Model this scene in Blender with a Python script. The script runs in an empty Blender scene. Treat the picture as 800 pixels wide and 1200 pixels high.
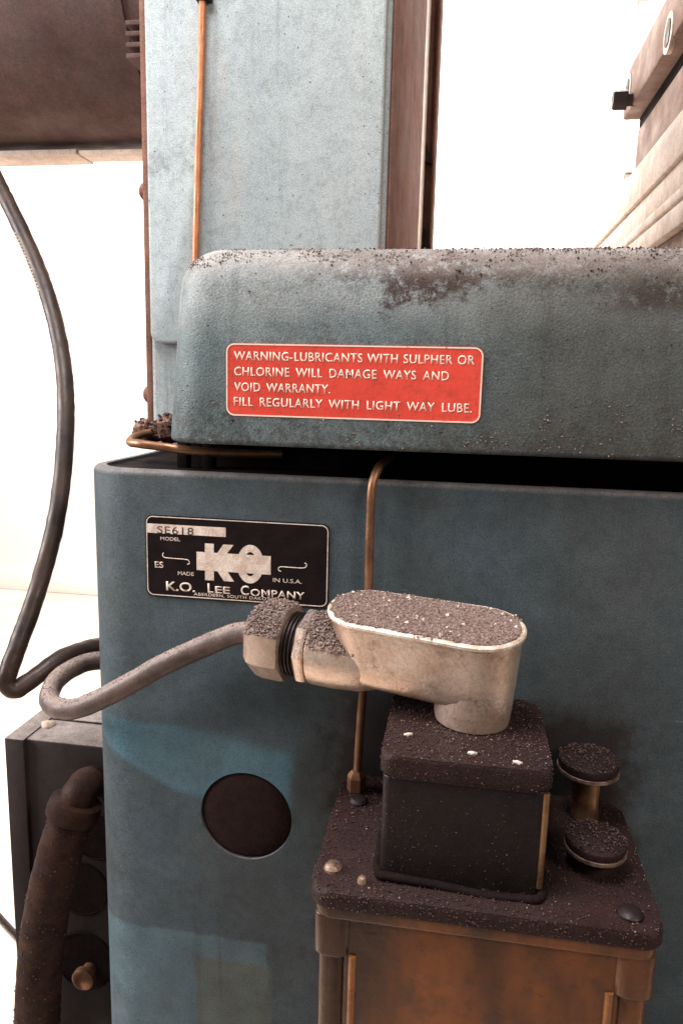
import bpy, bmesh, math, random
from mathutils import Vector, Matrix, noise
random.seed(7)
sc = bpy.context.scene
C = sc.collection
RAD = math.radians

# ------------------------------------------------------------------ camera
F, YAW, PITCH, ROLL = 880.0, 9.0, 9.9, 1.4          # focal length in pixels of the 800x1200 photograph
CAM = Vector((0.0, -0.40, 1.15))
cd = bpy.data.cameras.new('camera'); cam = bpy.data.objects.new('camera', cd); C.objects.link(cam)
cd.sensor_fit = 'VERTICAL'; cd.sensor_height = 36.0; cd.lens = F / 1200.0 * 36.0
cd.clip_start = 0.01; cd.clip_end = 60
ROT = Matrix.Rotation(RAD(YAW), 3, 'Z') @ Matrix.Rotation(RAD(90 - PITCH), 3, 'X') @ Matrix.Rotation(RAD(ROLL), 3, 'Z')
cam.matrix_world = Matrix.Translation(CAM) @ ROT.to_4x4()
sc.camera = cam

# ------------------------------------------------------------------ light
w = bpy.data.worlds.new('World'); sc.world = w; w.use_nodes = True
w.node_tree.nodes['Background'].inputs[0].default_value = (1.0, 0.95, 0.92, 1)
w.node_tree.nodes['Background'].inputs[1].default_value = 0.15
def area(name, loc, target, size, energy, col, sy=None):
    l = bpy.data.lights.new(name, 'AREA'); l.shape = 'RECTANGLE'; l.size = size; l.size_y = sy or size
    l.energy = energy; l.color = col
    o = bpy.data.objects.new(name, l); C.objects.link(o); o.location = loc
    o.rotation_euler = (Vector(target) - Vector(loc)).to_track_quat('-Z', 'Y').to_euler()
    return o
area('wall_fill', (0.0, 1.9, 3.0), (0.2, 2.9, 1.0), 2.6, 205, (1.0, 0.97, 0.94), 0.8)  # added, unseen source that drives the back wall to white
area('floor_fill', (-1.3, 1.6, 2.9), (-1.3, 2.0, 0.0), 1.2, 130, (1.0, 0.93, 0.87))  # added, unseen source that brightens the floor and lower wall
area('shop_lamp', (-0.30, -0.24, 2.05), (-0.15, 0.16, 1.3), 0.45, 14.5, (1.0, 0.97, 0.95))
area('side_fill', (-1.45, -0.25, 1.55), (-0.2, 0.05, 1.0), 0.7, 34, (1.0, 0.95, 0.92))  # added fill standing in for wall and floor bounce on the base's left edge
area('warm_lamp', (0.75, -0.75, 1.75), (0.05, -0.05, 0.98), 0.30, 7.5, (1.0, 0.85, 0.74))
sc.view_settings.view_transform = 'Standard'; sc.view_settings.look = 'None'
sc.view_settings.exposure = 0.0; sc.view_settings.gamma = 1.0
sc.render.resolution_x = 682; sc.render.resolution_y = 1024

# ------------------------------------------------------------------ pixel -> place
def ray(px, py): return ROT @ Vector(((px - 400) / F, -(py - 600) / F, -1.0))
def aty(px, py, y): d = ray(px, py); return CAM + d * ((y - CAM.y) / d.y)
def atz(px, py, z): d = ray(px, py); return CAM + d * ((z - CAM.z) / d.z)
def atx(px, py, x): d = ray(px, py); return CAM + d * ((x - CAM.x) / d.x)

# ------------------------------------------------------------------ materials
def lin(h):
    h = h.lstrip('#'); v = [int(h[i:i + 2], 16) / 255 for i in (0, 2, 4)]
    return tuple(((c + 0.055) / 1.055) ** 2.4 if c > 0.04045 else c / 12.92 for c in v) + (1,)
class NT:
    def __init__(s, name):
        s.m = bpy.data.materials.new(name); s.m.use_nodes = True; s.t = s.m.node_tree
        s.b = s.t.nodes['Principled BSDF']; s.tc = s.t.nodes.new('ShaderNodeTexCoord')
    def n(s, k, **kw):
        x = s.t.nodes.new(k)
        for a, b in kw.items(): setattr(x, a, b)
        return x
    def l(s, a, b): s.t.links.new(a, b)
    def noise(s, scale, detail=4, rough=0.55, coords='Object', stretch=None, off=None, dist=0):
        x = s.n('ShaderNodeTexNoise'); x.inputs['Scale'].default_value = scale
        x.inputs['Detail'].default_value = detail; x.inputs['Roughness'].default_value = rough
        x.inputs['Distortion'].default_value = dist
        mp = s.n('ShaderNodeMapping'); s.l(s.tc.outputs[coords], mp.inputs[0]); s.l(mp.outputs[0], x.inputs['Vector'])
        if stretch: mp.inputs['Scale'].default_value = stretch
        if off: mp.inputs['Location'].default_value = off
        return x.outputs['Fac']
    def ramp(s, src, a, b, lo=0.0, hi=1.0, smooth=True):
        r = s.n('ShaderNodeMapRange'); r.inputs['From Min'].default_value = a; r.inputs['From Max'].default_value = b
        r.inputs['To Min'].default_value = lo; r.inputs['To Max'].default_value = hi
        if smooth: r.interpolation_type = 'SMOOTHSTEP'
        s.l(src, r.inputs['Value']); return r.outputs['Result']
    def math(s, op, a, b=None):
        x = s.n('ShaderNodeMath', operation=op)
        for i, v in enumerate((a, b)):
            if v is None: continue
            if isinstance(v, (int, float)): x.inputs[i].default_value = v
            else: s.l(v, x.inputs[i])
        return x.outputs[0]
    def mix(s, fac, a, b):
        x = s.n('ShaderNodeMix', data_type='RGBA')
        if isinstance(fac, (int, float)): x.inputs[0].default_value = fac
        else: s.l(fac, x.inputs[0])
        for i, v in ((6, a), (7, b)):
            if isinstance(v, tuple): x.inputs[i].default_value = v
            else: s.l(v, x.inputs[i])
        return x.outputs[2]
    def sep(s, coords='Object'):
        x = s.n('ShaderNodeSeparateXYZ'); s.l(s.tc.outputs[coords], x.inputs[0]); return x.outputs
    def box(s, ax, a0, a1, az, z0, z1, soft=0.002, wob=0.0):
        if wob:
            nz = s.noise(60, 3); wv = s.math('MULTIPLY', s.math('SUBTRACT', nz, 0.5), wob)
            ax = s.math('ADD', ax, wv); az = s.math('ADD', az, wv)
        f = s.ramp(ax, a0 - soft, a0 + soft)
        for src, a, b in ((ax, a1 + soft, a1 - soft), (az, z0 - soft, z0 + soft), (az, z1 + soft, z1 - soft)):
            f = s.math('MULTIPLY', f, s.ramp(src, a, b))
        return f
    def speckle(s, col, amt=0.3, scale=1000):
        h = s.n('ShaderNodeHueSaturation'); s.l(col, h.inputs['Color'])
        v = s.ramp(s.noise(scale, 2, 0.6), 0.3, 0.7, 1 - amt, 1 + amt, False); s.l(v, h.inputs['Value'])
        v2 = s.ramp(s.noise(scale * .4, 2, 0.6, off=(3, 3, 3)), 0.3, 0.7, 1 - amt * .5, 1 + amt * .5, False); s.l(v2, h.inputs['Saturation'])
        return h.outputs[0]
    def up(s):
        g = s.n('ShaderNodeNewGeometry'); x = s.n('ShaderNodeSeparateXYZ'); s.l(g.outputs['Normal'], x.inputs[0]); return x.outputs[2]
    def bump(s, h, strength=0.3, dist=0.001, prev=None):
        b = s.n('ShaderNodeBump'); b.inputs['Strength'].default_value = strength; b.inputs['Distance'].default_value = dist
        s.l(h, b.inputs['Height'])
        if prev: s.l(prev, b.inputs['Normal'])
        return b.outputs[0]
    def out(s, col=None, rough=None, metal=None, normal=None, spec=None):
        for k, v in (('Base Color', col), ('Roughness', rough), ('Metallic', metal), ('Normal', normal), ('Specular IOR Level', spec)):
            if v is None: continue
            if isinstance(v, (int, float, tuple)): s.b.inputs[k].default_value = v
            else: s.l(v, s.b.inputs[k])
        return s.m

DUST = lin('#a0938e')
GRIME = lin('#33241f')
def paint(name, c1, c2, dirt=0.5, dust=0.6, rough=0.55, grime=GRIME, pit=0.25, extra=None, stretch=(1, 1, 0.5), spec=0.3, mott=0.16):
    s = NT(name)
    f = s.ramp(s.noise(9, 6, 0.65, stretch=stretch), 0.35, 0.68)
    col = s.mix(f, c1, c2)
    f2 = s.ramp(s.noise(190, 3, 0.7), 0.4, 0.75, 0, 0.35); col = s.mix(f2, col, tuple(0.45 * x for x in c1[:3]) + (1,))
    if extra: col = extra(s, col)
    d = s.math('MULTIPLY', s.ramp(s.noise(22, 8, 0.75, off=(3, 1, 2)), 0.52, 0.72), dirt)
    d = s.math('MULTIPLY', d, s.ramp(s.noise(230, 4, 0.7), 0.34, 0.62))
    col = s.mix(d, col, grime)
    u = s.ramp(s.up(), 0.08, 0.75, 0, dust)
    u = s.math('MULTIPLY', u, s.ramp(s.noise(120, 5, 0.75), 0.25, 0.6, 0.45, 1))
    col = s.mix(u, col, DUST)
    sp = s.ramp(s.noise(420, 2, 0.5, off=(5, 5, 5)), 0.70, 0.76); col = s.mix(sp, col, grime)
    st = s.ramp(s.noise(70, 5, 0.7, stretch=(1, 1, 0.06), off=(2, 2, 2)), 0.55, 0.75, 0, 0.3); col = s.mix(st, col, grime)
    col = s.speckle(col, mott, 45)
    col = s.speckle(col, 0.30)
    b = s.bump(s.noise(900, 3, 0.6), pit, 0.0006)
    b = s.bump(s.noise(60, 4, 0.6), 0.10, 0.002, b)
    r = s.ramp(s.noise(30, 4), 0.3, 0.7, rough - 0.1, rough + 0.18)
    return s.out(col, r, 0.0, b, spec)

def base_extra(s, col):
    o = s.sep(); x, z = o[0], o[2]
    # cleaner paint where a sticker once sat, and the ghost of another sticker lower down
    clean = s.box(x, -0.30, -0.0885, z, 0.9005, 0.944, 0.003, 0.008)
    cut = s.ramp(s.math('ADD', z, s.math('MULTIPLY', x, CUT_A)), CUT_B - .003, CUT_B + .003)
    cut2 = s.ramp(s.math('ADD', z, s.math('MULTIPLY', x, CUT_C)), CUT_D + .006, CUT_D - .006)
    clean = s.math('MULTIPLY', s.math('MULTIPLY', clean, cut), cut2)
    clean = s.math('MULTIPLY', clean, s.ramp(s.noise(70, 5, 0.7), 0.25, 0.5, 0.55, 1))
    col = s.mix(s.math('MULTIPLY', clean, 0.7), col, lin('#4f7180'))
    c2 = s.box(x, -0.30, -0.103, z, 0.60, 0.806, 0.0015, 0.006)
    col = s.mix(s.math('MULTIPLY', c2, 0.45), col, lin('#5d7680'))
    gh = s.box(x, -0.149, -0.100, z, 0.60, 0.790, 0.0012, 0.008)
    gh = s.math('MULTIPLY', gh, s.ramp(s.noise(55, 5, 0.7), 0.36, 0.5, 0.35, 1))
    col = s.mix(s.math('MULTIPLY', gh, 0.8), col, lin('#555a50'))
    ch = s.ramp(s.noise(52, 9, 0.85, off=(7, 3, 8)), 0.665, 0.685, 0, 0.75); col = s.mix(ch, col, lin('#2b2423'))
    sc_ = s.ramp(s.noise(90, 4, 0.7, stretch=(0.12, 1, 1), off=(1, 6, 2)), 0.68, 0.72, 0, 0.3); col = s.mix(sc_, col, lin('#7c8687'))
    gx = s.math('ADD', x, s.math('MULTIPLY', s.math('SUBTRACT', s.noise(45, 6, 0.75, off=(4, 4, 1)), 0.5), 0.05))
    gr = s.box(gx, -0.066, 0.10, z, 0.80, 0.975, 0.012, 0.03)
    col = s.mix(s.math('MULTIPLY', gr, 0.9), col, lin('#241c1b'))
    return col
def hood_extra(s, col):
    z = s.sep()[2]; x = s.sep()[0]
    m = s.ramp(s.math('ADD', z, s.math('MULTIPLY', s.math('SUBTRACT', s.noise(16, 6, 0.7), 0.5), 0.05)), 1.166, 1.196)
    m = s.math('MULTIPLY', m, s.ramp(s.noise(60, 6, 0.75), 0.25, 0.55, 0.25, 1))
    col = s.mix(s.math('MULTIPLY', m, 0.5), col, lin('#a6a9a9'))  # paler towards the top: dust, with the light from above put in
    # rusty greasy build-up: along the top edge and to the right
    r = s.ramp(s.math('ADD', z, s.math('MULTIPLY', s.math('SUBTRACT', s.noise(30, 7, 0.8, off=(9, 0, 4)), 0.5), 0.13)), 1.190, 1.208)
    far = s.ramp(s.math('ADD', x, s.math('MULTIPLY', s.noise(40, 5, 0.7), 0.05)), 0.07, 0.11); r = s.math('MAXIMUM', r, s.math('MULTIPLY', far, s.ramp(z, 1.180, 1.192)))
    r = s.math('MULTIPLY', r, s.ramp(x, -0.125, -0.02, 0.10, 1))
    r = s.math('MULTIPLY', r, s.ramp(s.noise(150, 6, 0.8), 0.38, 0.50))
    col = s.mix(r, col, lin('#3b2926'))
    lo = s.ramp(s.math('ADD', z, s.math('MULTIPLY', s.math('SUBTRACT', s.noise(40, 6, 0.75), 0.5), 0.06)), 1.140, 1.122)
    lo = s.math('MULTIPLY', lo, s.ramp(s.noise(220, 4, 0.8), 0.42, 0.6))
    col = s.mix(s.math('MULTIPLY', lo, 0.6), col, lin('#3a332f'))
    sm = s.ramp(s.noise(14, 4, 0.6, off=(2, 7, 3)), 0.5, 0.68); sm = s.math('ADD', s.math('MULTIPLY', sm, 0.25), 0.68); sm = s.math('MULTIPLY', sm, s.ramp(s.math('ADD', x, s.math('MULTIPLY', s.noise(20, 5), 0.06)), -0.04, 0.09))
    return s.mix(sm, col, lin('#413d37'))
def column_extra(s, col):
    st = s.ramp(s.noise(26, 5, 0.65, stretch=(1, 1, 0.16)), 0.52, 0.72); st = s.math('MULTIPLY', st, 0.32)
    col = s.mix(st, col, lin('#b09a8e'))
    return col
def line2(a, b):
    p, q = aty(*a, 0), aty(*b, 0); k = -(q.z - p.z) / (q.x - p.x); return k, p.z + k * p.x
CUT_A, CUT_B = line2((150, 893), (232, 942)); CUT_C, CUT_D = line2((180, 842), (350, 886))
M = {}
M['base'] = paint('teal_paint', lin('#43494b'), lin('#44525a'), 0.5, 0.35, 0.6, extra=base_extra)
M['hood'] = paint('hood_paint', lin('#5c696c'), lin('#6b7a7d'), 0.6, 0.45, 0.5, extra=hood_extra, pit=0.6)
M['column'] = paint('column_paint', lin('#9aa5a9'), lin('#a8b0b2'), 0.5, 0.3, 0.5, extra=column_extra, stretch=(1, 1, 0.15), mott=0.05)  # lighter than hood and base paint: stronger light up here put into the colour
M['rust'] = paint('brown_casting', lin('#7b5a4f'), lin('#8a6659'), 0.5, 0.1, 0.8, pit=0.4, spec=0.08)
M['motor'] = paint('motor_brown', lin('#46322f'), lin('#523c37'), 0.4, 0.2, 0.7, pit=0.4)
M['boxp'] = paint('dark_box_paint', lin('#1c1313'), lin('#241918'), 0.4, 0.6, 0.6)
M['greasy'] = paint('grease_shade_black', lin('#1a1413'), lin('#241b1a'), 0.4, 0.0, 0.7, spec=0.04)  # grease black, also stands for shade in the hood gap and under the plate
M['lid'] = paint('grimy_lid', lin('#291b1a'), lin('#352322'), 0.5, 0.0, 0.55, pit=0.9, spec=0.2)
M['motorbox'] = paint('black_box', lin('#1b1414'), lin('#231a1a'), 0.4, 0.0, 0.42)
M['tablep'] = paint('pale_table', lin('#cdbdb1'), lin('#d8cabe'), 0.12, 0.1, 0.6, grime=lin('#7d6252'))
M['clampp'] = paint('stained_clamp', lin('#7a5d50'), lin('#97796a'), 0.8, 0.1, 0.6, grime=lin('#6a4c3e'), stretch=(1, 0.4, 1))
def simple(name, c, rough=0.5, metal=0.0, var=0.25, sc_=60, pit=0.2, c2=None, spec=0.35, spk=0.2):
    s = NT(name); d = c2 or tuple(x * (1 - var) for x in c[:3]) + (1,)
    col = s.mix(s.ramp(s.noise(sc_, 5, 0.65), 0.35, 0.65), c, d)
    col = s.speckle(col, spk)
    b = s.bump(s.noise(500, 3), pit, 0.0006)
    return s.out(col, s.ramp(s.noise(sc_ * 1.7, 4), 0.3, 0.7, max(0.05, rough - 0.12), rough + 0.12), metal, b, spec)
M['copper'] = simple('copper', lin('#c58461'), 0.45, 0.4, c2=lin('#b06f4c'), sc_=60, spk=.06)
M['oldcopper'] = simple('old_copper', lin('#9c7459'), 0.42, 0.7, c2=lin('#7d5842'), sc_=60, spk=.06)
M['knobrim'] = simple('dull_rim', lin('#a58b7b'), 0.5, 0.5, c2=lin('#5d4940'), sc_=150)
M['brass'] = simple('brass', lin('#b08a6a'), 0.35, 0.85, c2=lin('#8a674b'), sc_=60, spk=.06)
def zinc():
    s = NT('cast_zinc')
    col = s.mix(s.ramp(s.noise(24, 5, 0.65), 0.35, 0.7), lin('#f2dccb'), lin('#cfae98'))
    col = s.mix(s.ramp(s.noise(90, 6, 0.75, off=(1, 8, 2)), 0.5, 0.72, 0, 0.6), col, lin('#6e5142'))
    col = s.speckle(col, 0.12)
    n2 = s.math('ADD', s.up(), s.math('MULTIPLY', s.math('SUBTRACT', s.noise(220, 4, 0.7), 0.5), 0.8))
    u = s.ramp(n2, 0.30, 0.55)
    col = s.mix(u, col, s.mix(s.ramp(s.noise(900, 2), 0.35, 0.65), lin('#4a3c39'), lin('#8d7b76')))
    b = s.bump(s.noise(420, 4, 0.65), 0.35, 0.0008); b = s.bump(s.noise(70, 4), 0.15, 0.002, b)
    return s.out(col, s.ramp(u, 0, 1, 0.33, 0.85), s.ramp(u, 0, 1, 0.72, 0.0), b, 0.4)
M['alu'] = zinc()
M['lip'] = simple('bright_lip', lin('#f0e4d8'), 0.45, 0.3, c2=lin('#cdb6a2'), sc_=150)
M['cable'] = simple('grey_cable', lin('#6a5752'), 0.6, c2=lin('#4c3c39'), sc_=70, pit=0.4)
def dusty_cable():
    s = NT('dusty_cable')
    col = s.mix(s.ramp(s.noise(60, 5, 0.65), 0.35, 0.65), lin('#62504b'), lin('#463733'))
    n2 = s.math('ADD', s.up(), s.math('MULTIPLY', s.math('SUBTRACT', s.noise(350, 4, 0.7), 0.5), 0.7))
    u = s.ramp(n2, 0.45, 0.95, 0, 0.5); col = s.mix(u, col, lin('#b3a198')); col = s.speckle(col, 0.2)
    return s.out(col, s.ramp(u, 0, 1, 0.5, 0.9), 0.0, s.bump(s.noise(600, 3), 0.4, 0.0006))
M['cable'] = dusty_cable()
M['blackcable'] = simple('black_cable', lin('#241916'), 0.45, c2=lin('#40302a'), sc_=30, pit=0.3)
M['hose'] = simple('rusty_hose', lin('#251613'), 0.7, c2=lin('#38231a'), sc_=55, pit=0.7, spec=.15)
M['worn'] = simple('worn_braid', lin('#bda594'), 0.8, sc_=300)
M['dark'] = simple('dark_rubber', lin('#2b1d1b'), 0.9, sc_=160, pit=0.6, spec=.1)
M['iron'] = simple('dark_iron', lin('#2c2220'), 0.5, 0.3)
M['steel'] = simple('bright_steel', lin('#dcd0c4'), 0.4, 0.4, c2=lin('#b49d8d'), sc_=80)
M['white'] = simple('white_wall', lin('#e8e2dc'), 0.8, var=0.05, sc_=3, pit=0.02)
M['joint'] = simple('grey_joint', lin('#7d7067'), 0.8)
M['floor'] = simple('pale_concrete', lin('#d9cabd'), 0.7, c2=lin('#c3b0a1'), sc_=3, pit=0.1)
M['grit'] = simple('swarf_grit', lin('#634f49'), 0.6, 0.15, c2=lin('#968179'), sc_=700)
M['gritdark'] = simple('dark_crumbs', lin('#2c1f1d'), 0.6, c2=lin('#4b3833'), sc_=700)
M['chip'] = simple('pale_chips', lin('#d8c9bf'), 0.5, sc_=300)
M['platewhite'] = simple('plate_white', lin('#e6d6ca'), 0.5, c2=lin('#c9b4a6'), sc_=130)
M['plateblack'] = simple('plate_black', lin('#1b1516'), 0.4, c2=lin('#221a1a'), sc_=60, spec=0.12)
M['ink'] = simple('dark_ink', lin('#2a1f1e'), 0.7, c2=lin('#5c4c46'), sc_=300)
def red_mat():
    s = NT('red_label')
    col = s.mix(s.ramp(s.noise(30, 5), 0.3, 0.7), lin('#e24a39'), lin('#d03f30'))
    o = s.sep(); e = s.ramp(s.math('ADD', o[0], s.math('MULTIPLY', s.math('SUBTRACT', s.noise(60, 5), 0.5), 0.06)), 0.015, 0.06, 0, 0.5)
    d = s.math('MULTIPLY', s.ramp(s.noise(170, 5, 0.8), 0.45, 0.66), s.math('ADD', e, 0.30))
    col = s.mix(d, col, lin('#5e342c'))
    return s.out(col, 0.5, 0.0, s.bump(s.noise(400, 3), 0.3, 0.0005))
M['red'] = red_mat()
def redink():
    s = NT('worn_white_lettering')
    o = s.sep(); e = s.ramp(o[0], 0.02, 0.065, 0, 0.42)
    d = s.math('SUBTRACT', s.noise(260, 4, 0.7), s.math('MULTIPLY', e, 0.35))
    col = s.mix(s.ramp(d, 0.27, 0.35), lin('#a8483a'), lin('#efd6c6'))
    return s.out(col, 0.55)
M['redink'] = redink()
def amber():
    s = NT('amber_reservoir')
    f = s.ramp(s.noise(17, 5, 0.6, stretch=(1, 1, 0.3)), 0.38, 0.66)
    col = s.mix(f, lin('#382012'), lin('#834a20'))
    col = s.mix(s.math('MULTIPLY', s.ramp(s.noise(60, 6, 0.75), 0.45, 0.7), 0.7), col, lin('#3f2a22'))
    s.b.inputs['Subsurface Weight'].default_value = 0.15
    s.b.inputs['Subsurface Radius'].default_value = (0.02, 0.008, 0.003)
    s.b.inputs['Subsurface Scale'].default_value = 0.5
    return s.out(col, s.ramp(s.noise(40, 4), 0.3, 0.7, 0.18, 0.36), 0.0, s.bump(s.noise(120, 4), 0.2, 0.0015), 0.6)
M['amber'] = amber()
M['amber_highlight'] = simple('amber_rib_glint', lin('#8f5a2e'), 0.25, c2=lin('#6d4022'), sc_=40, spec=.6)  # lighter amber for the ribs, their highlights put into the colour

# ------------------------------------------------------------------ mesh helpers
def link(name, bm, mat, parent=None, smooth=True, angle=35):
    me = bpy.data.meshes.new(name); bmesh.ops.recalc_face_normals(bm, faces=bm.faces); bm.to_mesh(me); bm.free()
    return link_me(name, me, mat, parent, smooth, angle)
def link_me(name, me, mat, parent=None, smooth=True, angle=35):
    if smooth:
        for p in me.polygons: p.use_smooth = True
        me.set_sharp_from_angle(angle=RAD(angle))
    if mat: me.materials.append(M[mat] if isinstance(mat, str) else mat)
    o = bpy.data.objects.new(name, me); C.objects.link(o)
    if parent:
        o.parent = parent; o.matrix_parent_inverse = parent.matrix_basis.inverted()
    return o
def tag(o, label, cat, group=None):
    o['label'] = label; o['category'] = cat
    if group: o['group'] = group
    return o
def thing(name, label, cat, loc, group=None):
    o = bpy.data.objects.new(name, None); C.objects.link(o); o.location = loc; o.empty_display_size = 0.02
    return tag(o, label, cat, group)
def bbox(bm, x0, x1, y0, y1, z0, z1, bev=0.0, seg=2, tf=None):
    r = bmesh.ops.create_cube(bm, size=1.0); vs = r['verts']
    for v in vs: v.co = Vector((x0 + (v.co.x + .5) * (x1 - x0), y0 + (v.co.y + .5) * (y1 - y0), z0 + (v.co.z + .5) * (z1 - z0)))
    if bev:
        es = list({e for v in vs for e in v.link_edges})
        bmesh.ops.bevel(bm, geom=es, offset=bev, segments=seg, affect='EDGES', profile=0.5)
    return bm
def box(name, x0, x1, y0, y1, z0, z1, mat, parent=None, bev=0.0008, seg=2):
    return link(name, bbox(bmesh.new(), x0, x1, y0, y1, z0, z1, bev, seg), mat, parent)
def catmull(pts, n=10):
    P = [Vector(p) for p in pts]; P = [P[0] * 2 - P[1]] + P + [P[-1] * 2 - P[-2]]; out = []
    for i in range(1, len(P) - 2):
        for k in range(n):
            t = k / n; a, b, c, d = P[i - 1], P[i], P[i + 1], P[i + 2]
            out.append(0.5 * ((2 * b) + (c - a) * t + (2 * a - 5 * b + 4 * c - d) * t * t + (3 * b - a - 3 * c + d) * t ** 3))
    out.append(P[-2]); return out
def tube_bm(bm, pts, rad, seg=16, rough=0.0, ribs=0.0, cap=True):
    rings = []; N = None
    for i, p in enumerate(pts):
        t = (pts[min(i + 1, len(pts) - 1)] - pts[max(i - 1, 0)]).normalized()
        if N is None: N = t.orthogonal().normalized()
        N = (N - t * N.dot(t)).normalized(); B = t.cross(N)
        r0 = rad(i / (len(pts) - 1)) if callable(rad) else rad
        if ribs: r0 *= 1 + ribs * (i % 2)
        ring = []
        for k in range(seg):
            a = 2 * math.pi * k / seg
            q = p + (N * math.cos(a) + B * math.sin(a)) * r0
            if rough: q += (q - p) * rough * noise.noise(q * 180)
            ring.append(bm.verts.new(q))
        rings.append(ring)
    for a, b in zip(rings, rings[1:]):
        for k in range(seg): bm.faces.new((a[k], a[(k + 1) % seg], b[(k + 1) % seg], b[k]))
    if cap: bm.faces.new(rings[0]); bm.faces.new(rings[-1])
    return bm
def tube(name, pts, rad, mat, parent=None, seg=16, n=10, **k):
    return link(name, tube_bm(bmesh.new(), catmull(pts, n), rad, seg, **k), mat, parent, angle=60)
def lathe_bm(bm, prof, seg=32, mtx=None, sides=None):
    """prof: (radius, height) along +Z"""
    rings = []
    for r, h in prof:
        ring = []
        for k in range(seg):
            a = 2 * math.pi * k / seg; co = Vector((r * math.cos(a), r * math.sin(a), h))
            ring.append(bm.verts.new(mtx @ co if mtx else co))
        rings.append(ring)
    for a, b in zip(rings, rings[1:]):
        for k in range(seg): bm.faces.new((a[k], a[(k + 1) % seg], b[(k + 1) % seg], b[k]))
    bm.faces.new(rings[0]); bm.faces.new(rings[-1]); return bm
def rrect(w, h, r, n=6):
    pts = []
    for cx, cy, a0 in ((w / 2 - r, h / 2 - r, 0), (-w / 2 + r, h / 2 - r, 90), (-w / 2 + r, -h / 2 + r, 180), (w / 2 - r, -h / 2 + r, 270)):
        for k in range(n + 1):
            a = RAD(a0 + 90 * k / n); pts.append((cx + r * math.cos(a), cy + r * math.sin(a)))
    return pts
def prism_bm(bm, poly, f0, f1, bev=0.0):
    """poly of 2D points, f0/f1 map a point to its two ends"""
    a = [bm.verts.new(f0(*p)) for p in poly]; b = [bm.verts.new(f1(*p)) for p in poly]; n = len(poly)
    bm.faces.new(a); bm.faces.new(b[::-1])
    for i in range(n): bm.faces.new((a[i], b[i], b[(i + 1) % n], a[(i + 1) % n]))
    return bm
def xzplate(name, cx, cz, w, h, r, y0, y1, mat, parent):
    bm = prism_bm(bmesh.new(), rrect(w, h, r), lambda u, v: Vector((cx + u, y0, cz + v)), lambda u, v: Vector((cx + u, y1, cz + v)))
    return link(name, bm, mat, parent)
def xzring(name, cx, cz, w, h, r, t, y0, y1, mat, parent):
    bm = bmesh.new(); o = rrect(w, h, r); i = rrect(w - 2 * t, h - 2 * t, max(r - t, 1e-4)); n = len(o)
    V = [[bm.verts.new((cx + u, y, cz + v)) for u, v in pp] for pp in (o, i) for y in (y0, y1)]
    for A, B in ((V[0], V[2]), (V[0], V[1]), (V[2], V[3]), (V[1], V[3])):
        for k in range(n): bm.faces.new((A[k], A[(k + 1) % n], B[(k + 1) % n], B[k]))
    return link(name, bm, mat, parent)
def text(name, s, p0, p1, cap, y, mat, parent, bold=0.0, depth=0.00012, space=1.0, word=1.0):
    """lettering on a plane y = const, from p0 (left baseline) to p1 (right baseline), cap = capital height"""
    cu = bpy.data.curves.new(name, 'FONT'); cu.body = s; cu.size = 1.0; cu.offset = bold; cu.space_character = space; cu.space_word = word; cu.resolution_u = 4
    cu.extrude = 0.0
    t = bpy.data.objects.new('tmp', cu); C.objects.link(t)
    dg = bpy.context.evaluated_depsgraph_get(); me = bpy.data.meshes.new_from_object(t.evaluated_get(dg))
    bpy.data.objects.remove(t); bpy.data.curves.remove(cu)
    xs = [v.co.x for v in me.vertices]; x0, x1 = min(xs), max(xs)
    capu = 0.729
    p0 = Vector(p0); p1 = Vector(p1); ux = (p1 - p0) / (x1 - x0)
    for v in me.vertices:
        q = p0 + ux * (v.co.x - x0); v.co = Vector((q.x, y, q.z + v.co.y / capu * cap))
    bm = bmesh.new(); bm.from_mesh(me); bpy.data.meshes.remove(me)
    r = bmesh.ops.extrude_face_region(bm, geom=bm.faces[:])
    for v in r['geom']:
        if isinstance(v, bmesh.types.BMVert): v.co.y += depth
    return link(name, bm, mat, parent, smooth=False)
OCT = [(1, 0, 0), (-1, 0, 0), (0, 1, 0), (0, -1, 0), (0, 0, 1), (0, 0, -1)]
OCF = [(0, 2, 4), (2, 1, 4), (1, 3, 4), (3, 0, 4), (2, 0, 5), (1, 2, 5), (3, 1, 5), (0, 3, 5)]
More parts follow.
